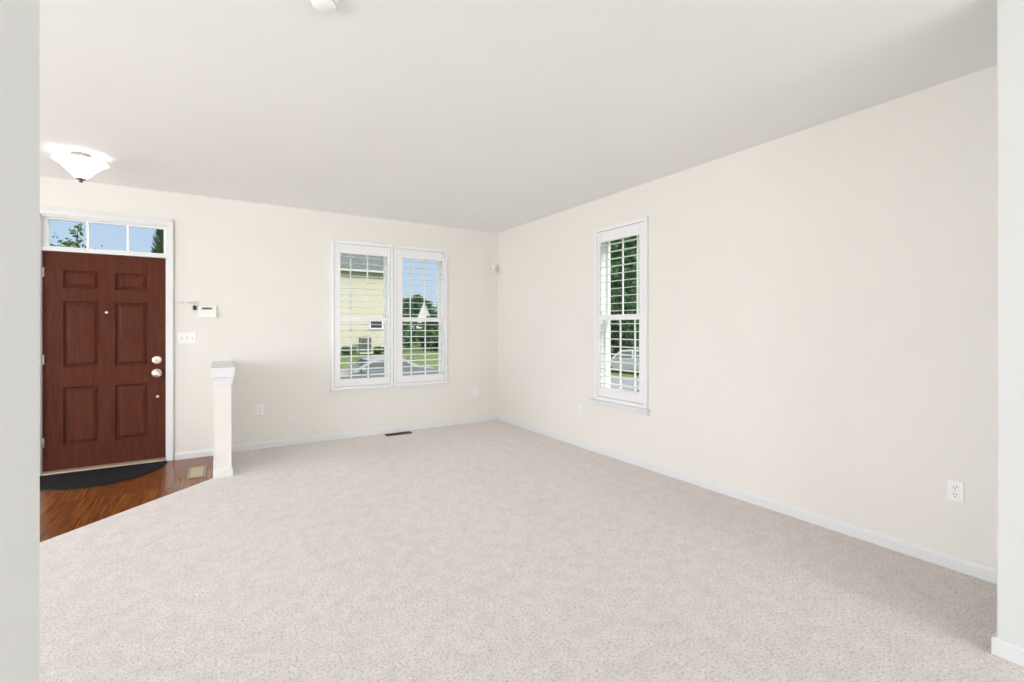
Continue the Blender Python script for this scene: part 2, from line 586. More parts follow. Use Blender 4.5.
xs = sorted({SX0, SX1} | {v for p in PX for v in p})
zs = sorted({SZ0, SZ1} | {v for p in PZ for v in p})
for i in range(len(xs) - 1):
    for k in range(len(zs) - 1):
        if (xs[i], xs[i + 1]) in PX and (zs[k], zs[k + 1]) in PZ:
            panel_face(bm, xs[i], xs[i + 1], zs[k], zs[k + 1], SYF)
        else:
            bm.faces.new([bm.verts.new(p) for p in ((xs[i], SYF, zs[k]), (xs[i + 1], SYF, zs[k]), (xs[i + 1], SYF, zs[k + 1]), (xs[i], SYF, zs[k + 1]))])
yo = SYF + 0.045
F = [bm.verts.new(p) for p in ((SX0, SYF, SZ0), (SX1, SYF, SZ0), (SX1, SYF, SZ1), (SX0, SYF, SZ1))]
Bk = [bm.verts.new(p) for p in ((SX0, yo, SZ0), (SX1, yo, SZ0), (SX1, yo, SZ1), (SX0, yo, SZ1))]
for i in range(4):
    bm.faces.new((F[i], F[(i + 1) % 4], Bk[(i + 1) % 4], Bk[i]))
bm.faces.new(Bk[::-1])
bmesh.ops.remove_doubles(bm, verts=bm.verts, dist=1e-5)
leaf = obj('door_leaf', bm, M_DOOR, door)
leaf['label'] = 'six panel mahogany brown door leaf'

for z in (1.865, 1.055, 0.285):
    bm = nb()
    lathe(bm, [(0.004, -0.052), (0.008, -0.050), (0.008, 0.050), (0.004, 0.052)], 'z', (SX0 - 0.006, SYF - 0.010, z), 12)
    lathe(bm, [(0.002, 0.050), (0.006, 0.054), (0.003, 0.062)], 'z', (SX0 - 0.006, SYF - 0.010, z), 10)
    box(bm, SX0 - 0.004, SX0 + 0.010, SYF - 0.004, SYF + 0.001, z - 0.045, z + 0.045)
    obj('hinge', bm, M_STEEL, door)

HX = -0.523
bm = nb()
lathe(bm, [(0.040, 0.0), (0.040, -0.006), (0.036, -0.012), (0.024, -0.015), (0.012, -0.015)], 'y', (HX, SYF, 1.022), 28)
dbolt = obj('deadbolt', bm, M_NICKEL, leaf)
bm = nb()
lathe(bm, [(0.010, 0), (0.010, -0.012)], 'y', (HX, SYF - 0.011, 1.022), 16)
box(bm, HX - 0.019, HX + 0.019, SYF - 0.034, SYF - 0.020, 1.022 - 0.006, 1.022 + 0.006, 0.004, 2)
obj('thumb_turn', bm, M_NICKEL, dbolt)
bm = nb()
lathe(bm, [(0.043, 0), (0.043, -0.006), (0.038, -0.011), (0.014, -0.014), (0.012, -0.034), (0.024, -0.042),
           (0.033, -0.052), (0.033, -0.062), (0.024, -0.071), (0.010, -0.075), (0.001, -0.075)], 'y', (HX, SYF, 0.888), 32)
obj('door_knob', bm, M_NICKEL, leaf)
bm = nb()
lathe(bm, [(0.012, 0), (0.012, -0.003), (0.009, -0.005), (0.001, -0.005)], 'y', (-0.915, SYF, 1.500), 16)
obj('peephole', bm, M_NICKEL, leaf)
bm = nb()
lathe(bm, [(0.013, 0), (0.013, -0.006), (0.010, -0.011), (0.001, -0.013)], 'y', (HX + 0.006, SYF, 0.650), 16)
obj('door_button', bm, M_CAM, leaf)
bm = nb()
box(bm, SX1 + 0.0005, SX1 + 0.008, SYF - 0.003, SYF + 0.002, 0.855, 0.922, 0.001)
box(bm, SX1 + 0.0005, SX1 + 0.008, SYF - 0.003, SYF + 0.002, 1.004, 1.048, 0.001)
obj('strike_plate', bm, M_BRASSD, door)
bm = nb()
prism(bm, [(YB - 0.030, -0.012), (YB + WT, -0.012), (YB + WT, 0.020), (YB + 0.012, 0.020), (YB - 0.018, 0.010)], 'x', SX0, SX1)
obj('threshold', bm, M_THRESH, door)

# transom above the door
TX0, TX1, TZ0, TZ1 = SX0 + 0.0, SX1 - 0.0, SZ1 + 0.040, DZ1 - 0.022
ty = YB + 0.045
bm = nb()
fr = 0.036
slab_with_holes(bm, 'y', ty, ty + 0.05, TX0, TX1, TZ0, TZ1, [(TX0 + fr, TX1 - 0.018, TZ0 + 0.012, TZ1 - 0.012)])
tw = struct('window_1', bm, M_VINYL, 'narrow three pane transom window above the entry door', 'window')
for x in (-1.056, -0.755):
    bm = nb()
    box(bm, x - 0.011, x + 0.011, ty + 0.008, ty + 0.034, TZ0 + 0.01, TZ1 - 0.01, 0.003)
    obj('muntin', bm, M_VINYL, tw)
bm = nb()
box(bm, TX0 + fr - 0.005, TX1 - 0.013, ty + 0.019, ty + 0.023, TZ0 + 0.007, TZ1 - 0.007)
obj('pane', bm, M_GLASS, tw)


# ------------------------------------------------------------------ windows behind the shutters
def R(axis, a0, a1, d0, d1, z0, z1, bm, bev=0.0):
    """box in wall coordinates: a along the wall, d outwards from the inner wall face"""
    if axis == 'y':
        box(bm, a0, a1, YB + d0, YB + d1, z0, z1, bev)
    else:
        box(bm, XR + d0, XR + d1, a0, a1, z0, z1, bev)


def window(name, axis, op, label, zmeet):
    a0, a1, z0, z1 = op
    bm = nb()
    t = 0.012
    for b0, b1, c0, c1 in ((a0, a0 + t, z0, z1), (a1 - t, a1, z0, z1), (a0, a1, z0, z0 + t), (a0, a1, z1 - t, z1)):
        R(axis, b0, b1, 0.004, WT + 0.02, c0, c1, bm)
    w = struct(name, bm, M_VINYL, label, 'window')
    for part, d, c0, c1 in (('upper_sash', 0.128, zmeet - 0.02, z1 - t), ('lower_sash', 0.092, z0 + t, zmeet + 0.02)):
        b0, b1 = a0 + t, a1 - t
        f = 0.030
        bm = nb()
        R(axis, b0, b0 + f, d, d + 0.032, c0, c1, bm, 0.003)
        R(axis, b1 - f, b1, d, d + 0.032, c0, c1, bm, 0.003)
        R(axis, b0 + f, b1 - f, d, d + 0.032, c0, c0 + 0.036, bm, 0.003)
        R(axis, b0 + f, b1 - f, d, d + 0.032, c1 - 0.036, c1, bm, 0.003)
        s = obj(part, bm, M_VINYL, w)
        bm = nb()
        R(axis, b0 + f - 0.004, b1 - f + 0.004, d + 0.014, d + 0.018, c0 + 0.03, c1 - 0.03, bm)
        obj('pane', bm, M_GLASS, s)
        g0, g1 = b0 + f, b1 - f
        for k in (1, 2):
            x = g0 + (g1 - g0) * k / 3
            bm = nb()
            R(axis, x - 0.008, x + 0.008, d + 0.010, d + 0.022, c0 + 0.034, c1 - 0.034, bm, 0.002)
            obj('muntin', bm, M_VINYL, s)
    return w


window('window_2', 'y', WA, 'left sash window of the pair, behind its shutter', 1.46)
window('window_3', 'y', WB, 'right sash window of the pair, behind its shutter', 1.46)
window('window_4', 'x', WS, 'single sash window in the long right wall', 1.46)


def fill_window(name, axis, at, a0, a1, z0, z1, s, label):  # frame for an added, unseen window that holds a fill light
    bm = nb()
    def bb(b0, b1, d0, d1, c0, c1):
        d0, d1 = sorted((at + s * d0, at + s * d1))
        if axis == 'y':
            box(bm, b0, b1, d0, d1, c0, c1, 0.004)
        else:
            box(bm, d0, d1, b0, b1, c0, c1, 0.004)
    w = 0.09
    bb(a0 - w, a0, 0, 0.02, z0 - w, z1 + w); bb(a1, a1 + w, 0, 0.02, z0 - w, z1 + w)
    bb(a0, a1, 0, 0.02, z1, z1 + w); bb(a0, a1, 0, 0.02, z0 - w, z0)
    k = 2
    for i in range(1, k):
        x = a0 + (a1 - a0) * i / k
        bb(x - 0.03, x + 0.03, -0.03, 0.015, z0, z1)
    return struct(name, bm, M_TRIM, label, 'window')


fill_window('fill_window_1', 'x', XL, 0.7, 2.2, 0.30, 2.10, 1, 'added fill light window frame in the left wall of the living room')
fill_window('fill_window_2', 'x', XL, 4.15, 5.65, 0.30, 2.10, 1, 'added fill light window frame in the left wall nearer the entry')
fill_window('fill_window_3', 'y', YREAR, -0.6, 0.6, 0.575, 2.325, 1, 'added left fill light window frame behind the camera')
fill_window('fill_window_4', 'y', YREAR, 1.9, 3.1, 0.575, 2.325, 1, 'added right fill light window frame behind the camera')

# ------------------------------------------------------------------ plantation shutters
def shutter(axis, fr, op, label):
    """fr = outer frame (a0,a1,z0,z1); op = louvre opening (a0,a1)"""
    a0, a1, z0, z1 = fr
    o0, o1 = op
    root = thing('plantation_shutter', label, 'shutter', group='white plantation shutters on the windows')
    if axis == 'y':
        root.location = ((a0 + a1) / 2, YB, z0)
    else:
        root.location = (XR, (a0 + a1) / 2, z0)
    org = Vector(root.location)

    def put(name, bm, m=M_SHUT, par=root):
        bmesh.ops.translate(bm, verts=bm.verts, vec=-org)
        return obj(name, bm, m, par)
    fw, pr = 0.038, 0.030
    bm = nb()
    R(axis, a0, a0 + fw, -pr, -0.0005, z0, z1, bm, 0.004)
    R(axis, a1 - fw, a1, -pr, -0.0005, z0, z1, bm, 0.004)
    R(axis, a0 + fw, a1 - fw, -pr, -0.0005, z1 - fw, z1, bm, 0.004)
    R(axis, a0 + fw, a1 - fw, -pr, -0.0005, z0, z0 + fw, bm, 0.004)
    put('shutter_frame', bm)
    p0, p1, q0, q1 = a0 + fw + 0.003, a1 - fw - 0.003, z0 + fw + 0.003, z1 - fw - 0.003
    d0, d1 = -0.023, 0.006
    for b0, b1 in ((p0, o0), (o1, p1)):
        bm = nb()
        R(axis, b0, b1, d0, d1, q0, q1, bm, 0.003)
        put('stile', bm)
    zr = [(q0, 0.722), (1.430, 1.486), (2.258, q1)]
    for c0, c1 in zr:
        bm = nb()
        R(axis, o0 + 0.0005, o1 - 0.0005, d0 + 0.001, d1 - 0.001, c0, c1, bm, 0.003)
        put('rail', bm)
    # louvres: flat ellipse section, almost level
    tilt = math.radians(4.0)
    sec = []
    for k in range(14):
        a = 2 * PI * k / 14
        x, z = 0.044 * math.cos(a), 0.0040 * math.sin(a)
        sec.append((x * math.cos(tilt) - z * math.sin(tilt), x * math.sin(tilt) + z * math.cos(tilt)))
    dc = (d0 + d1) / 2
    for lo, hi, cnt in ((0.722, 1.430, 9), (1.486, 2.258, 10)):
        st = (hi - lo) / cnt
        for k in range(cnt):
            zc = lo + st * (k + 0.5)
            bm = nb()
            if axis == 'y':
                prism(bm, [(YB + dc + s[0], zc + s[1]) for s in sec], 'x', o0 + 0.002, o1 - 0.002)
            else:
                prism(bm, [(XR + dc + s[0], zc + s[1]) for s in sec], 'y', o0 + 0.002, o1 - 0.002)
            put('louver', bm)
    hx = p0 if axis == 'x' else p1
    for z in (z0 + 0.20, z1 - 0.20):
        bm = nb()
        R(axis, hx - 0.006, hx + 0.006, -pr - 0.004, -pr + 0.006, z - 0.032, z + 0.032, bm, 0.002)
        put('hinge', bm, M_PLATE)
    return root


shutter('y', (1.152, 1.914, 0.592, 2.412), (1.260, 1.838), 'white louvered shutter on the left window of the pair')
shutter('y', (1.918, 2.664, 0.592, 2.412), (2.036, 2.598), 'white louvered shutter on the right window of the pair')
shutter('x', (3.080, 3.812, 0.575, 2.412), (3.180, 3.730), 'white louvered shutter on the single window in the long wall')

# sills under the shutters
bm = nb()
box(bm, 1.140, 2.678, YB - 0.045, YB, 0.568, 0.591, 0.005, 3)
struct('trim_1', bm, M_TRIM, 'thin white sill under the paired windows', 'trim')
bm = nb()
box(bm, XR - 0.055, XR, 3.055, 3.855, 0.552, 0.574, 0.005, 3)
box(bm, XR - 0.024, XR, 3.075, 3.835, 0.510, 0.552, 0.004, 2)
struct('trim_2', bm, M_TRIM, 'white sill and apron under the single window', 'trim')

# ------------------------------------------------------------------ entry ceiling light
LX, LY = -0.925, 5.005
lamp = thing('ceiling_light', 'lit white bell glass ceiling light over the entry', 'light', (LX, LY, H))
bm = nb()
lathe(bm, [(0.060, 0.0), (0.060, -0.012), (0.050, -0.022), (0.020, -0.026), (0.012, -0.026)], 'z', seg=32)
obj('canopy', bm, mat('brushed_canopy', (0.30, 0.295, 0.29), 0.45, 0.5), lamp)
bm = nb()
prof = [(0.030, -0.200), (0.050, -0.180), (0.080, -0.146), (0.112, -0.110), (0.142, -0.082), (0.160, -0.069), (0.172, -0.064)]
inner = [(r - 0.003, z + 0.004) for r, z in prof[::-1]]
lathe(bm, prof + inner, 'z', seg=48)
obj('glass_shade', bm, M_FROST, lamp)
bm = nb()
tube(bm, [(0, 0, -0.02), (0, 0, -0.20)], 0.005, 10)
obj('rod', bm, M_NICKEL, lamp)
bm = nb()
lathe(bm, [(0.001, -0.196), (0.032, -0.198), (0.032, -0.203), (0.014, -0.208), (0.012, -0.214), (0.015, -0.219), (0.010, -0.226), (0.001, -0.229)], 'z', seg=24)
obj('finial', bm, M_DARKMET, lamp)
for a in (0.6, 2.7, 4.8):
    bm = nb()
    lathe(bm, [(0.001, -0.03), (0.018, -0.022), (0.022, 0.0), (0.014, 0.022), (0.010, 0.035), (0.001, 0.036)], 'z',
          (0.062 * math.cos(a), 0.062 * math.sin(a), -0.118), 16)
    obj('bulb', bm, mat('bulb_glow', (1, 0.97, 0.9), 0.5, emit=(1, 0.94, 0.84), estr=0.7), lamp)
light('entry_lamp', 'POINT', 0.12, (1.0, 0.97, 0.94), (LX, LY, H - 0.075), shadow_soft_size=0.05)

# smoke detector at the top edge
sd = thing('smoke_detector', 'round white smoke detector on the ceiling at the top edge', 'smoke detector', (0.380, 2.095, H))
bm = nb()
lathe(bm, [(0.058, 0), (0.058, -0.010), (0.052, -0.013), (0.001, -0.013)], 'z', seg=40)
obj('base', bm, M_PLATE, sd)
bm = nb()
lathe(bm, [(0.050, -0.012), (0.049, -0.026), (0.042, -0.036), (0.024, -0.040), (0.001, -0.040)], 'z', seg=40)
cov = obj('cover', bm, M_PLATE, sd)
for k in range(16):
    a = 2 * PI * k / 16
    bm = nb()
    box(bm, -0.0075, 0.0075, -0.002, 0.002, -0.0045, 0.0045)
    bmesh.ops.transform(bm, matrix=Matrix.Translation((0.0485 * math.cos(a), 0.0485 * math.sin(a), -0.020)) @ Matrix.Rotation(a + PI / 2, 4, 'Z'), verts=bm.verts)
    obj('vent_slot', bm, M_GAP, cov)

# ------------------------------------------------------------------ wall fittings
# key rail with four hooks
kr = thing('key_rail', 'small white rail of four hooks beside the entry door', 'hook rail', (-0.277, YB, 1.618))
bm = nb()
box(bm, -0.102, 0.102, -0.010, 0, -0.012, 0.016, 0.003)
obj('rail', bm, M_TRIM, kr)
for k in range(4):
    x = -0.075 + 0.050 * k
    bm = nb()
    tube(bm, [(x, -0.009, 0.002), (x, -0.018, -0.004), (x, -0.020, -0.016), (x, -0.026, -0.020), (x, -0.031, -0.012)], 0.0028, 8)
    obj('hook', bm, M_STEEL, kr)
# fob hanging from the last hook
kf = thing('key_fob', 'black key fob hanging from the rightmost hook by the door', 'keys', (-0.202, YB - 0.024, 1.598))
bm = nb()
lathe(bm, [(0.008, -0.001), (0.010, -0.001), (0.010, 0.001), (0.008, 0.001)], 'x', (0, 0, -0.009), 20, closed=True)
obj('key_ring', bm, M_STEEL, kf)
bm = nb()
box(bm, -0.016, 0.016, -0.007, 0.007, -0.062, -0.016, 0.006, 3)
obj('fob', bm, M_BLACK, kf)
bm = nb()
box(bm, -0.005, 0.005, -0.001, 0.001, -0.088, -0.058, 0.0008)
obj('key', bm, M_STEEL, kf)

# alarm keypad
ak = thing('alarm_keypad', 'white alarm keypad with a small dark display on the wall', 'keypad', (-0.090, YB, 1.520))
bm = nb()
box(bm, -0.080, 0.080, -0.026, 0, -0.064, 0.064, 0.006, 3)
obj('housing', bm, M_PLATE, ak)
bm = nb()
box(bm, -0.062, 0.050, -0.028, -0.026, 0.014, 0.052, 0.0008)
obj('bezel', bm, M_LCDB, ak)
bm = nb()
box(bm, -0.048, 0.038, -0.0292, -0.028, 0.024, 0.043, 0.0004)
obj('display', bm, M_LCD, ak)
bm = nb()
box(bm, -0.078, 0.078, -0.030, -0.026, -0.060, 0.006, 0.002)
obj('flap', bm, M_PLATE, ak)

# triple switch
sw = thing('light_switch', 'white triple light switch plate below the key rail', 'switch', (-0.268, YB, 1.243))
bm = nb()
box(bm, -0.080, 0.080, -0.006, 0, -0.058, 0.058, 0.003, 2)
obj('plate', bm, M_PLATE, sw)
for x in (-0.046, 0, 0.046):
    bm = nb()
    box(bm, x - 0.0055, x + 0.0055, -0.0068, -0.0060, -0.0125, 0.0125)
    obj('toggle_slot', bm, M_GAP, sw)
    bm = nb()
    prism(bm, [(-0.006, -0.004), (-0.018, 0.004), (-0.018, 0.010), (-0.006, 0.008)], 'x', x - 0.004, x + 0.004)
    obj('toggle', bm, M_PLATE, sw)


def outlet(loc, rotz, label, first=[None]):
    if first[0]:
        o = copy_tree(first[0])
        o.location = loc
        o.rotation_euler = (0, 0, rotz)
        o['label'] = label
        return o
    t = thing('wall_outlet', label, 'outlet', loc, rotz, 'white wall outlets')
    bm = nb()
    box(bm, -0.036, 0.036, -0.006, 0, -0.058, 0.058, 0.003, 2)
    obj('plate', bm, M_PLATE, t)
    for zc in (-0.021, 0.021):
        bm = nb()
        lathe(bm, [(0.0165, -0.0058), (0.0165, -0.0085), (0.0155, -0.009), (0.001, -0.009)], 'y', (0, 0, zc), 24)
        r = obj('receptacle', bm, M_PLATE, t)
        bm = nb()
        for x, hh in ((-0.0065, 0.0045), (0.0065, 0.0038)):
            box(bm, x - 0.0014, x + 0.0014, -0.0094, -0.0089, zc + 0.003 - hh, zc + 0.003 + hh)
        lathe(bm, [(0.0028, -0.0089), (0.0028, -0.0094)], 'y', (0, 0, zc - 0.0085), 10)
        obj('slot', bm, M_SLOT, r)
    bm = nb()
    lathe(bm, [(0.0032, -0.006), (0.003, -0.0072), (0.001, -0.0074)], 'y', (0, 0, 0), 10)
    obj('screw', bm, M_STEEL, t)
    first[0] = t
    return t


outlet((0.400, YB, 0.436), 0, 'white wall outlet between the half wall and the paired windows')
outlet((3.115, YB, 0.427), 0, 'white wall outlet between the paired windows and the room corner')
outlet((XR, 4.080, 0.416), -PI / 2, 'white wall outlet beside the sill of the single window')
outlet((XR, 0.886, 0.440), -PI / 2, 'white wall outlet near the right edge of the picture')

# corner motion sensor
ms = thing('motion_sensor', 'small ivory motion sensor high in the room corner', 'sensor', (XR - 0.085, YB - 0.046, 2.210), -0.35)
bm = nb()
prism(bm, [(-0.034, 0.026), (0.034, 0.026), (0.030, -0.012), (0.012, -0.024), (-0.012, -0.024), (-0.030, -0.012)], 'z', -0.055, 0.050)
bmesh.ops.bevel(bm, geom=list(bm.edges), offset=0.004, segments=2, affect='EDGES')
obj('housing', bm, M_CAM, ms)
bm = nb()
prism(bm, [(-0.020, -0.016), (0.020, -0.016), (0.010, -0.0265), (-0.010, -0.0265)], 'z', -0.042, 0.004)
obj('lens', bm, mat('sensor_lens', (0.60, 0.57, 0.50), 0.3), ms)
bm = nb()
box(bm, -0.012, 0.012, 0.024, 0.050, -0.02, 0.02, 0.002)
obj('bracket', bm, M_CAM, ms)

# ------------------------------------------------------------------ floor fittings
# half-round mat at the door
dm = thing('door_mat', 'black half round coir mat on the wood at the door', 'mat', (-0.93, YB - 0.035, -0.012))
bm = nb()
A_, B_ = 0.500, 0.615
pts = [(A_ * math.cos(a), -B_ * math.sin(a)) for a in [PI * k / 48 for k in range(49)]]
prism(bm, [(x * 0.985, y * 0.98 - 0.004) for x, y in pts], 'z', 0.002, 0.014)
obj('pile', bm, M_MAT, dm)
bm = nb()
prism(bm, pts, 'z', 0.0, 0.0075)
obj('rubber_backing', bm, M_MATB, dm)

# framed brass grille let into the wood floor
fv = thing('floor_grille', 'brass framed floor vent in the wood beside half wall', 'floor vent', (-0.166, 5.310, -0.012))
fx, fy = 0.073, 0.205
bm = nb()
slab = [(-fx, fx, -fy, -fy + 0.03), (-fx, fx, fy - 0.03, fy), (-fx, -fx + 0.024, -fy + 0.03, fy - 0.03), (fx - 0.024, fx, -fy + 0.03, fy - 0.03)]
for x0, x1, y0, y1 in slab:
    box(bm, x0, x1, y0, y1, 0.0, 0.007, 0.002)
obj('frame', bm, mat('bronze_wood_frame', (0.30, 0.22, 0.14), 0.4, 0.2), fv)
bm = nb()
box(bm, -fx + 0.022, fx - 0.022, -fy + 0.028, fy - 0.028, 0.0, 0.0015)
obj('duct', bm, M_BRASSD, fv)
for k in range(10):
    y = -fy + 0.046 + k * (2 * fy - 0.092) / 9
    bm = nb()
    prism(bm, [(y - 0.009, 0.0015), (y - 0.006, 0.0015), (y + 0.009, 0.0055), (y + 0.006, 0.0055)], 'x', -fx + 0.024, fx - 0.024)
    obj('slat', bm, M_BRASS, fv)

fr_ = thing('floor_register', 'dark brown floor register in the carpet under the windows', 'floor vent', (1.945, YB - 0.135, 0.0))
bm = nb()
rx, ry = 0.165, 0.058
for x0, x1, y0, y1 in ((-rx, rx, -ry, -ry + 0.016), (-rx, rx, ry - 0.016, ry), (-rx, -rx + 0.018, -ry + 0.016, ry - 0.016), (rx - 0.018, rx, -ry + 0.016, ry - 0.016)):
    box(bm, x0, x1, y0, y1, 0.0, 0.008, 0.002)
obj('frame', bm, M_BRONZE, fr_)
bm = nb()
box(bm, -rx + 0.016, rx - 0.016, -ry + 0.014, ry - 0.014, 0.0, 0.002)
obj('duct', bm, M_SLOT, fr_)
for k in range(18):
    x = -rx + 0.026 + k * (2 * rx - 0.052) / 17
    bm = nb()
    box(bm, x - 0.0025, x + 0.0025, -ry + 0.016, ry - 0.016, 0.002, 0.0065)
    obj('slat', bm, M_BRONZE, fr_)

# ------------------------------------------------------------------ outdoors
def ground_z(x, y):
    prof = [(5.0, -0.35), (9.0, -0.60), (14.0, -1.10), (15.5, -1.22), (22.5, -1.22), (24.0, -1.10), (34.0, -0.42), (60.0, 0.0), (140.0, 1.2)]
    if y <= prof[0][0]:
        z = prof[0][1]
    elif y >= prof[-1][0]:
        z = prof[-1][1]
    else:
        for (a, za), (b_, zb) in zip(prof, prof[1:]):
            if a <= y <= b_:
                z = za + (zb - za) * (y - a) / (b_ - a)
                break
    return z - 0.055 * max(0.0, min(x - 9.0, 22.0))


def ground_patch(bm, xs, ys, lift=0.0):
    V = [[bm.verts.new((x, y, ground_z(x, y) + lift)) for x in xs] for y in ys]
    for j in range(len(ys) - 1):
        for i in range(len(xs) - 1):
            bm.faces.new((V[j][i], V[j][i + 1], V[j + 1][i + 1], V[j + 1][i]))


def frange(a, b_, st):
    k = max(1, round((b_ - a) / st))
    return [a + (b_ - a) * i / k for i in range(k + 1)]


bm = nb()
ground_patch(bm, frange(-40, 110, 3), [-40, -20, 0] + frange(5.0, 14, 1) + [14.7, 15.5, 19, 22.5, 23.2, 24] + frange(26, 34, 2) + frange(40, 60, 5) + frange(70, 140, 10))
struct('ground', bm, M_GRASS, 'green lawns sloping to the street outside', 'ground')
bm = nb()
ground_patch(bm, frange(-40, 110, 3), [15.5, 19, 22.5], 0.03)
struct('ground_street', bm, M_ASPH, 'grey asphalt street in front of the house', 'street')
bm = nb()
ground_patch(bm, frange(-40, 110, 3), [12.6, 13.2, 13.8], 0.03)
struct('ground_walk', bm, M_CONC, 'pale concrete sidewalk along the street', 'sidewalk')


def house(name, loc, w, d, hw, rise, label, wallm, gable_front=False, rz=0.0, windows=(), over=0.35, roofm=None):
    """box walls with a pitched roof; w along x, d along y (front at local y=0)"""
    t = thing(name, label, 'house', loc, rz)
    bm = nb()
    if gable_front:
        prism(bm, [(0, -1.0), (w, -1.0), (w, hw), (w / 2, hw + rise), (0, hw)], 'y', 0, d)
    else:
        prism(bm, [(0, -1.0), (d, -1.0), (d, hw), (d / 2, hw + rise), (0, hw)], 'x', 0, w)
    obj('wall', bm, wallm, t)
    bm = nb()
    th = 0.18
    if gable_front:
        m_ = w / 2
        k = rise / m_
        prism(bm, [(-over, hw - over * k), (m_, hw + rise), (w + over, hw - over * k), (w + over, hw - over * k + th), (m_, hw + rise + th), (-over, hw - over * k + th)], 'y', -over, d + over)
    else:
        m_ = d / 2
        k = rise / m_
        prism(bm, [(-over, hw - over * k), (m_, hw + rise), (d + over, hw - over * k), (d + over, hw - over * k + th), (m_, hw + rise + th), (-over, hw - over * k + th)], 'x', -over, w + over)
    obj('roof', bm, roofm or M_SHINGLE, t)
    if not gable_front:
        k = rise / (d / 2)
        bm = nb()
        box(bm, -over, w + over, -over - 0.10, -over, hw - over * k - 0.02, hw - over * k + 0.12, 0.02)
        obj('gutter', bm, M_HOUSEW, t)
    for x0, x1, z0, z1 in windows:
        bm = nb()
        slab_with_holes(bm, 'y', -0.07, 0.0, x0 - 0.1, x1 + 0.1, z0 - 0.1, z1 + 0.1, [(x0, x1, z0, z1)])
        f = obj('window_frame', bm, M_HOUSEW, t)
        bm = nb()
        box(bm, x0, x1, -0.035, -0.02, z0, z1)
        obj('pane', bm, M_HGLASS, f)
    return t


HZ = ground_z(8, 34) + 0.0
house('neighbor_house', (1.2, 34.0, HZ), 9.6, 9.0, 6.0, 3.2,
      'cream sided house with dark roof across the street', M_SIDING,
      windows=((8.15, 8.95, 1.75, 2.35), (2.0, 3.0, 3.4, 4.8), (4.6, 5.6, 3.4, 4.8), (2.0, 3.2, 0.8, 2.2)))
# air conditioner by its wall
acx = 8.75
ac = thing('air_conditioner', 'dark grey outdoor air conditioner beside the cream house', 'air conditioner', (acx, 33.2, ground_z(acx, 33.2)))
bm = nb(); box(bm, -0.45, 0.45, -0.42, 0.42, 0.0, 0.10, 0.02); obj('pad', bm, M_CONC, ac)
bm = nb(); box(bm, -0.36, 0.36, -0.34, 0.34, 0.10, 1.15, 0.04); obj('casing', bm, M_ACU, ac)
bm = nb()
for k in range(9):
    box(bm, -0.32, 0.32, -0.352, -0.338, 0.18 + k * 0.10, 0.22 + k * 0.10)
obj('grille', bm, M_SLOT, ac)
bm = nb(); lathe(bm, [(0.28, 1.15), (0.28, 1.20), (0.02, 1.22)], 'z', seg=20); obj('fan_guard', bm, M_SLOT, ac)

house('gabled_house', (29.4, 78.0, ground_z(30, 78)), 2.7, 9.0, 3.4, 3.4,
      'distant white house with a steep gable among trees', M_HOUSEW, True, -0.38, windows=((0.9, 1.8, 3.0, 4.0),), over=0.15, roofm=M_ROOFL)
house('low_house', (24.4, 80.0, ground_z(26, 80)), 2.4, 8.0, 4.0, 1.3,
      'distant low white house left of the steep gable', M_HOUSEW, True, -0.38, windows=((0.4, 0.9, 2.4, 3.6), (1.5, 2.0, 2.4, 3.6)), over=0.2, roofm=M_ROOFL)


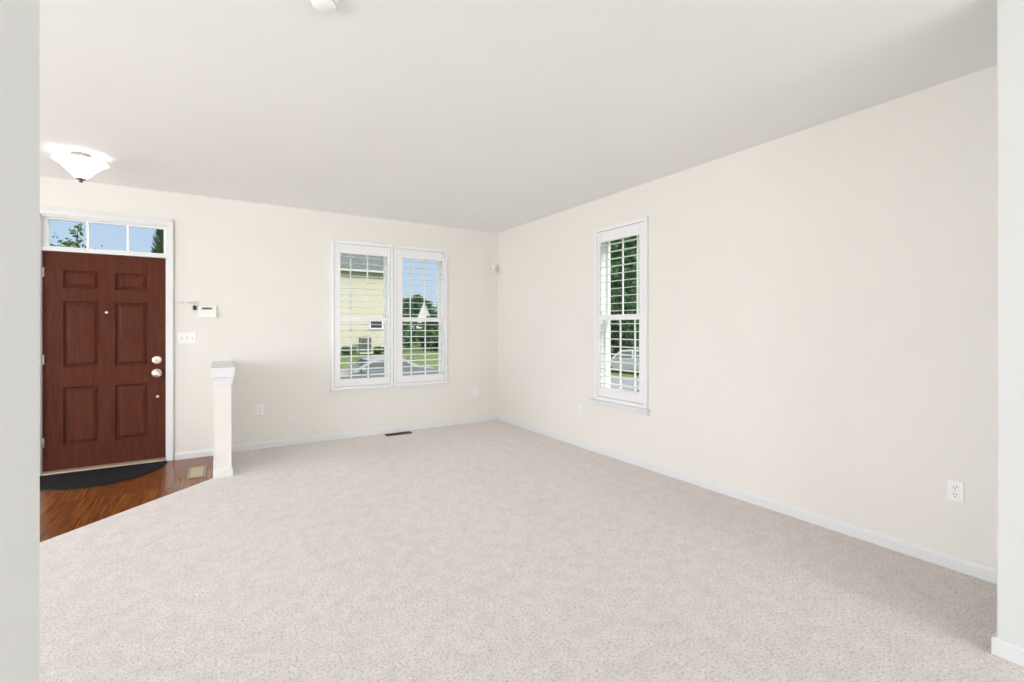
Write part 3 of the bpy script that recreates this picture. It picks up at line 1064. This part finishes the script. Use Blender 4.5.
# ---- vehicles
def car(loc, rotz, label, paint, suv=False):
    t = thing('car', label, 'car', loc, rotz)
    L = 4.6
    if suv:
        body = [(0.0, 0.35), (0.02, 0.75), (0.12, 0.98), (1.15, 1.08), (4.35, 1.10), (4.55, 0.95), (4.6, 0.40), (4.5, 0.28), (0.1, 0.28)]
        cab = [(1.05, 1.06), (1.75, 1.66), (2.6, 1.72), (4.0, 1.68), (4.40, 1.08)]
        glass = [[(1.28, 1.13), (1.80, 1.58), (2.55, 1.62), (2.55, 1.13)], [(2.65, 1.13), (2.65, 1.62), (3.95, 1.59), (4.22, 1.13)]]
    else:
        body = [(0.0, 0.32), (0.02, 0.62), (0.15, 0.74), (1.2, 0.92), (3.9, 0.98), (4.5, 0.94), (4.6, 0.80), (4.6, 0.36), (4.48, 0.24), (0.1, 0.24)]
        cab = [(1.05, 0.90), (1.95, 1.36), (2.5, 1.42), (3.1, 1.38), (3.95, 0.97)]
        glass = [[(1.36, 0.97), (2.02, 1.30), (2.45, 1.34), (2.45, 0.98)], [(2.53, 0.98), (2.53, 1.345), (3.05, 1.31), (3.65, 1.0)]]
    W = 0.88
    bm = nb()
    prism(bm, body, 'y', -W, W)
    bmesh.ops.bevel(bm, geom=list(bm.edges), offset=0.06, segments=3, affect='EDGES', clamp_overlap=True)
    bmesh.ops.translate(bm, verts=bm.verts, vec=(-L / 2, 0, 0))
    obj('body', bm, paint, t)
    bm = nb()
    A = [bm.verts.new((x - L / 2, -(W - 0.05) + 0.40 * (z - 0.95), z)) for x, z in cab]
    B = [bm.verts.new((x - L / 2, (W - 0.05) - 0.40 * (z - 0.95), z)) for x, z in cab]
    k = len(cab)
    bm.faces.new(A); bm.faces.new(B[::-1])
    for i in range(k):
        bm.faces.new((A[i], B[i], B[(i + 1) % k], A[(i + 1) % k]))
    bmesh.ops.bevel(bm, geom=list(bm.edges), offset=0.03, segments=2, affect='EDGES')
    obj('cabin', bm, paint, t)
    for s in (-1, 1):
        for gpts in glass:
            bm = nb()
            rows = []
            for off in (0.004, -0.02):
                rows.append([bm.verts.new((x - L / 2, s * ((W - 0.05) - 0.40 * (z - 0.95) + off), z)) for x, z in gpts])
            bm.faces.new(rows[0]); bm.faces.new(rows[1][::-1])
            for i in range(len(gpts)):
                bm.faces.new((rows[0][i], rows[0][(i + 1) % len(gpts)], rows[1][(i + 1) % len(gpts)], rows[1][i]))
            obj('side_window', bm, M_CARW, t)
    for (p, q), nm in (((cab[0], cab[1]), 'windshield'), ((cab[-2], cab[-1]), 'rear_window')):
        bm = nb()
        P, Q = Vector((p[0] - L / 2, 0, p[1])), Vector((q[0] - L / 2, 0, q[1]))
        nrm = Vector((-(Q - P).z, 0, (Q - P).x)).normalized()
        if nrm.z < 0:
            nrm = -nrm
        lo, hi = P.lerp(Q, 0.12), P.lerp(Q, 0.90)
        vs = []
        for off in (0.006, -0.012):
            for pt in (lo, hi):
                hw_ = (W - 0.13) - 0.40 * (pt.z - 0.95)
                for s in (-1, 1):
                    c = pt + nrm * off
                    vs.append(bm.verts.new((c.x, s * hw_, c.z)))
        for f in ((0, 1, 3, 2), (4, 6, 7, 5), (0, 4, 5, 1), (2, 3, 7, 6), (0, 2, 6, 4), (1, 5, 7, 3)):
            bm.faces.new([vs[i] for i in f])
        obj(nm, bm, M_CARW, t)
    for x in (0.85, 3.70):
        for s in (-1, 1):
            bm = nb()
            lathe(bm, [(0.20, -0.10), (0.30, -0.11), (0.33, -0.08), (0.33, 0.08), (0.30, 0.11), (0.20, 0.10)], 'y', (x - L / 2, s * (W - 0.09), 0.33), 24)
            wh = obj('wheel', bm, M_TYRE, t)
            bm = nb()
            lathe(bm, [(0.205, 0), (0.20, s * 0.012), (0.05, s * 0.024), (0.001, s * 0.024)], 'y', (x - L / 2, s * (W + 0.005), 0.33), 20)
            obj('hub', bm, M_RIM, wh)
    zl = 0.80 if suv else 0.66
    for s in (-1, 1):
        bm = nb(); box(bm, -L / 2 - 0.01, -L / 2 + 0.14, s * 0.68 - 0.15, s * 0.68 + 0.15, zl - 0.07, zl + 0.06, 0.02); obj('head_lamp', bm, M_LAMPW, t)
        bm = nb(); box(bm, L / 2 - 0.12, L / 2 + 0.012, s * 0.68 - 0.15, s * 0.68 + 0.15, zl + 0.03, zl + 0.17, 0.02); obj('tail_lamp', bm, M_LAMPR, t)
        bm = nb(); box(bm, 1.48 - L / 2, 1.62 - L / 2, s * 0.94 - 0.09, s * 0.94 + 0.09, cab[0][1] + 0.02, cab[0][1] + 0.15, 0.03); obj('mirror', bm, paint, t)
    return t


car((5.2, 18.0, ground_z(5, 18) + 0.03), 0, 'silver sedan parked on the street beyond the paired windows', M_CARP)
car((25.6, 24.6, ground_z(25.6, 24.6)), -0.75, 'grey green wagon parked outside the single window', M_CARG, True)


# ---- trees and shrubs
def leaf_blob(bm, rng, centre, rad, count, size, hollow=0.45):
    c = Vector(centre)
    for _ in range(count):
        while True:
            v = Vector((rng.uniform(-1, 1), rng.uniform(-1, 1), rng.uniform(-1, 1)))
            if hollow < v.length <= 1:
                break
        p = c + Vector((v.x * rad[0], v.y * rad[1], v.z * rad[2]))
        a = Vector((rng.gauss(0, 1), rng.gauss(0, 1), rng.gauss(0, 1))).normalized()
        d = a.cross(Vector((rng.gauss(0, 1), rng.gauss(0, 1), rng.gauss(0, 1)))).normalized()
        s = size * rng.uniform(0.6, 1.3)
        bm.faces.new([bm.verts.new(q) for q in (p - a * s, p + d * s * 0.45, p + a * s, p - d * s * 0.45)])


TREE_MESH = {}


def tree_meshes(kind):
    if kind in TREE_MESH:
        return TREE_MESH[kind]
    rng = random.Random({'broad': 3, 'tall': 7, 'bush': 11}[kind])
    bm = nb()
    if kind == 'bush':
        for k in range(6):
            a = rng.uniform(0, 6.28)
            leaf_blob(bm, rng, (0.45 * math.cos(a), 0.45 * math.sin(a), rng.uniform(0.4, 0.75)), (0.6, 0.6, 0.4), 260, 0.11, 0.3)
    else:
        n_, hh, base, r = {'broad': (13, 6.0, 2.2, 2.6), 'tall': (18, 12.0, 1.2, 3.0)}[kind]
        for k in range(n_):
            f = (k + 0.5) / n_
            rr = r * (0.45 + 0.75 * math.sin(PI * min(1, f * 0.9 + 0.12)))
            a = k * 2.4
            leaf_blob(bm, rng, (rr * 0.55 * math.cos(a), rr * 0.55 * math.sin(a), base + (hh - base) * f), (rr * 0.55, rr * 0.55, (hh - base) * 0.13), 340 if kind == 'tall' else 300, 0.26, 0.25)
    cr = bpy.data.meshes.new('crown'); bm.to_mesh(cr); bm.free()
    bm = nb()
    if kind == 'bush':
        for k in range(4):
            a = k * 1.57
            tube(bm, [(0, 0, -0.1), (0.15 * math.cos(a), 0.15 * math.sin(a), 0.3), (0.4 * math.cos(a), 0.4 * math.sin(a), 0.7)], [0.03, 0.02, 0.01], 6)
    else:
        top = 5.2 if kind == 'broad' else 10.5
        tube(bm, [(0, 0, -0.3), (0.05, 0, 1.5), (0.0, 0.08, top * 0.6), (0, 0, top)], [0.24, 0.19, 0.12, 0.03], 10)
        for k in range(7):
            a = k * 2.1
            z = top * (0.3 + 0.08 * k)
            tube(bm, [(0, 0, z), (0.7 * math.cos(a), 0.7 * math.sin(a), z + 0.5), (1.6 * math.cos(a), 1.6 * math.sin(a), z + 1.0)], [0.08, 0.05, 0.02], 6)
    tk = bpy.data.meshes.new('trunk'); bm.to_mesh(tk); bm.free()
    tk.materials.append(M_BARK)
    cr.materials.append(M_LEAF)
    TREE_MESH[kind] = (cr, tk)
    return TREE_MESH[kind]


def tree(name, kind, x, y, sc, label, cat, group, leafm=None, rz=0.0, szs=1.0):
    t = thing(name, label, cat, (x, y, ground_z(x, y)), rz, group)
    t.scale = (sc, sc, sc * szs)
    cr, tk = tree_meshes(kind)
    a = bpy.data.objects.new('foliage', cr); C.objects.link(a); a.parent = t
    if leafm:
        a.material_slots[0].link = 'OBJECT'
        a.material_slots[0].material = leafm
    b_ = bpy.data.objects.new('trunk', tk); C.objects.link(b_); b_.parent = t
    return t


G1 = 'trees beyond the street'
L1 = 'green tree in the row beyond the street and lawn'
for i, (x, y, sc, lm) in enumerate(((17.6, 56, 0.85, None), (24.0, 55, 0.9, M_LEAFD), (20.6, 62.5, 1.0, None), (27.5, 63, 1.0, M_LEAFD))):
    tree('street_tree', 'broad', x, y, sc, L1, 'tree', G1, lm, i * 1.3, 0.70)
L2 = 'distant green tree behind the white gabled house'
for i, (x, y, sc, lm) in enumerate(((28.5, 97, 1.25, None), (36.5, 96, 1.35, M_LEAFD), (46.0, 97, 1.6, None), (33.0, 110, 1.5, M_LEAFD), (42.5, 113, 1.6, None), (54.0, 114, 1.6, M_LEAFD))):
    tree('distant_tree', 'broad', x, y, sc, L2, 'tree', 'distant trees behind the white gabled house', lm, i * 0.9)
L3 = 'tall dark green tree outside the single window'
for i, (x, y, sc, lm) in enumerate(((30.6, 30.9, 0.95, M_LEAFD), (38.6, 36.0, 1.15, None), (38.5, 45.5, 1.25, M_LEAFD), (49.5, 46.0, 1.35, M_LEAFD), (49.0, 57.5, 1.5, None), (61.0, 58.0, 1.7, M_LEAFD))):
    tree('tall_tree', 'tall', x, y, sc, L3, 'tree', 'tall trees outside the single window', lm, i * 1.7)
L4 = 'low rounded shrub on the lawn across the street'
for i, (x, y, sc, lm) in enumerate(((12.9, 38.5, 1.8, M_LEAFD), (17.0, 40.0, 1.8, M_LEAF), (15.2, 45.0, 2.0, M_LEAFD), (21.0, 43.0, 1.8, M_LEAF), (19.6, 48.8, 2.1, M_LEAFD))):
    tree('shrub', 'bush', x, y, sc, L4, 'shrub', 'shrubs on the lawn across the street', lm, i * 0.8)
for x, y, sc, lb in ((7.65, 33.1, 0.52, 'small green shrub left of the air conditioner'), (9.85, 33.1, 0.52, 'small green shrub right of the air conditioner')):
    tree('shrub', 'bush', x, y, sc, lb, 'shrub', None, M_LEAFD)

# sapling whose twigs show in the transom
rng = random.Random(5)
sp = thing('sapling', 'leafy young tree showing through the left transom pane', 'tree', (-3.05, 14.0, ground_z(-3.05, 14)))
gz = ground_z(-3.05, 14)
bmT, bmL = nb(), nb()
top = 3.15 - gz
tube(bmT, [(0, 0, -0.1), (0.03, 0, top * 0.45), (0, 0.02, top * 0.8)], [0.05, 0.035, 0.015], 8)
ends = [(-0.55, 3.05), (-0.30, 3.10), (-0.10, 3.36), (0.12, 3.20), (0.34, 3.36), (0.46, 3.62), (0.20, 3.0), (0.78, 3.14), (0.62, 2.95), (-0.42, 3.40)]
for x, zt in ends:
    z = zt - gz
    y = rng.uniform(-0.3, 0.3)
    s0 = Vector((0, 0, top * rng.uniform(0.5, 0.75)))
    e0 = Vector((x, y, z))
    mid = s0.lerp(e0, 0.55) + Vector((x * 0.1, 0, -0.08))
    tube(bmT, [s0, mid, e0], [0.014, 0.009, 0.004], 5)
    for k in range(85):
        p = mid.lerp(e0, rng.uniform(0.1, 1.0)) + Vector((rng.gauss(0, 0.075), rng.gauss(0, 0.075), rng.gauss(0, 0.065)))
        a = Vector((rng.gauss(0, 1), rng.gauss(0, 1), rng.gauss(0, 1))).normalized()
        d = a.cross(Vector((rng.gauss(0, 1), rng.gauss(0, 1), rng.gauss(0, 1)))).normalized()
        s = rng.uniform(0.04, 0.07)
        bmL.faces.new([bmL.verts.new(q) for q in (p - a * s, p + d * s * 0.5, p + a * s, p - d * s * 0.5)])
leaf_blob(bmL, rng, (0, 0, top * 0.72), (0.7, 0.6, 0.45), 400, 0.05, 0.1)
obj('trunk', bmT, M_BARK, sp)
obj('foliage', bmL, M_LEAF, sp)

# columnar evergreen at the right of the transom
eg = thing('evergreen', 'dark pointed evergreen at the right end of the transom', 'tree', (-0.92, 14.0, ground_z(-0.92, 14)))
rng = random.Random(9)
gz = ground_z(-0.95, 14)
bm = nb()
for k in range(6500):
    f = rng.random() ** 0.8
    z = 0.3 + f * 6.2
    r = 0.95 * (1 - f) ** 0.8 * rng.uniform(0.75, 1.0)
    a = rng.uniform(0, 2 * PI)
    p = Vector((r * math.cos(a), r * math.sin(a), z))
    o_ = Vector((math.cos(a), math.sin(a), 1.2)).normalized()
    d = Vector((-math.sin(a), math.cos(a), 0))
    s = rng.uniform(0.05, 0.09)
    bm.faces.new([bm.verts.new(q) for q in (p - o_ * s, p + d * s * 0.5, p + o_ * s, p - d * s * 0.5)])
obj('foliage', bm, M_LEAFD, eg)
bm = nb()
tube(bm, [(0, 0, -0.1), (0, 0, 3.0), (0, 0, 6.2)], [0.10, 0.06, 0.01], 8)
obj('trunk', bm, M_BARK, eg)
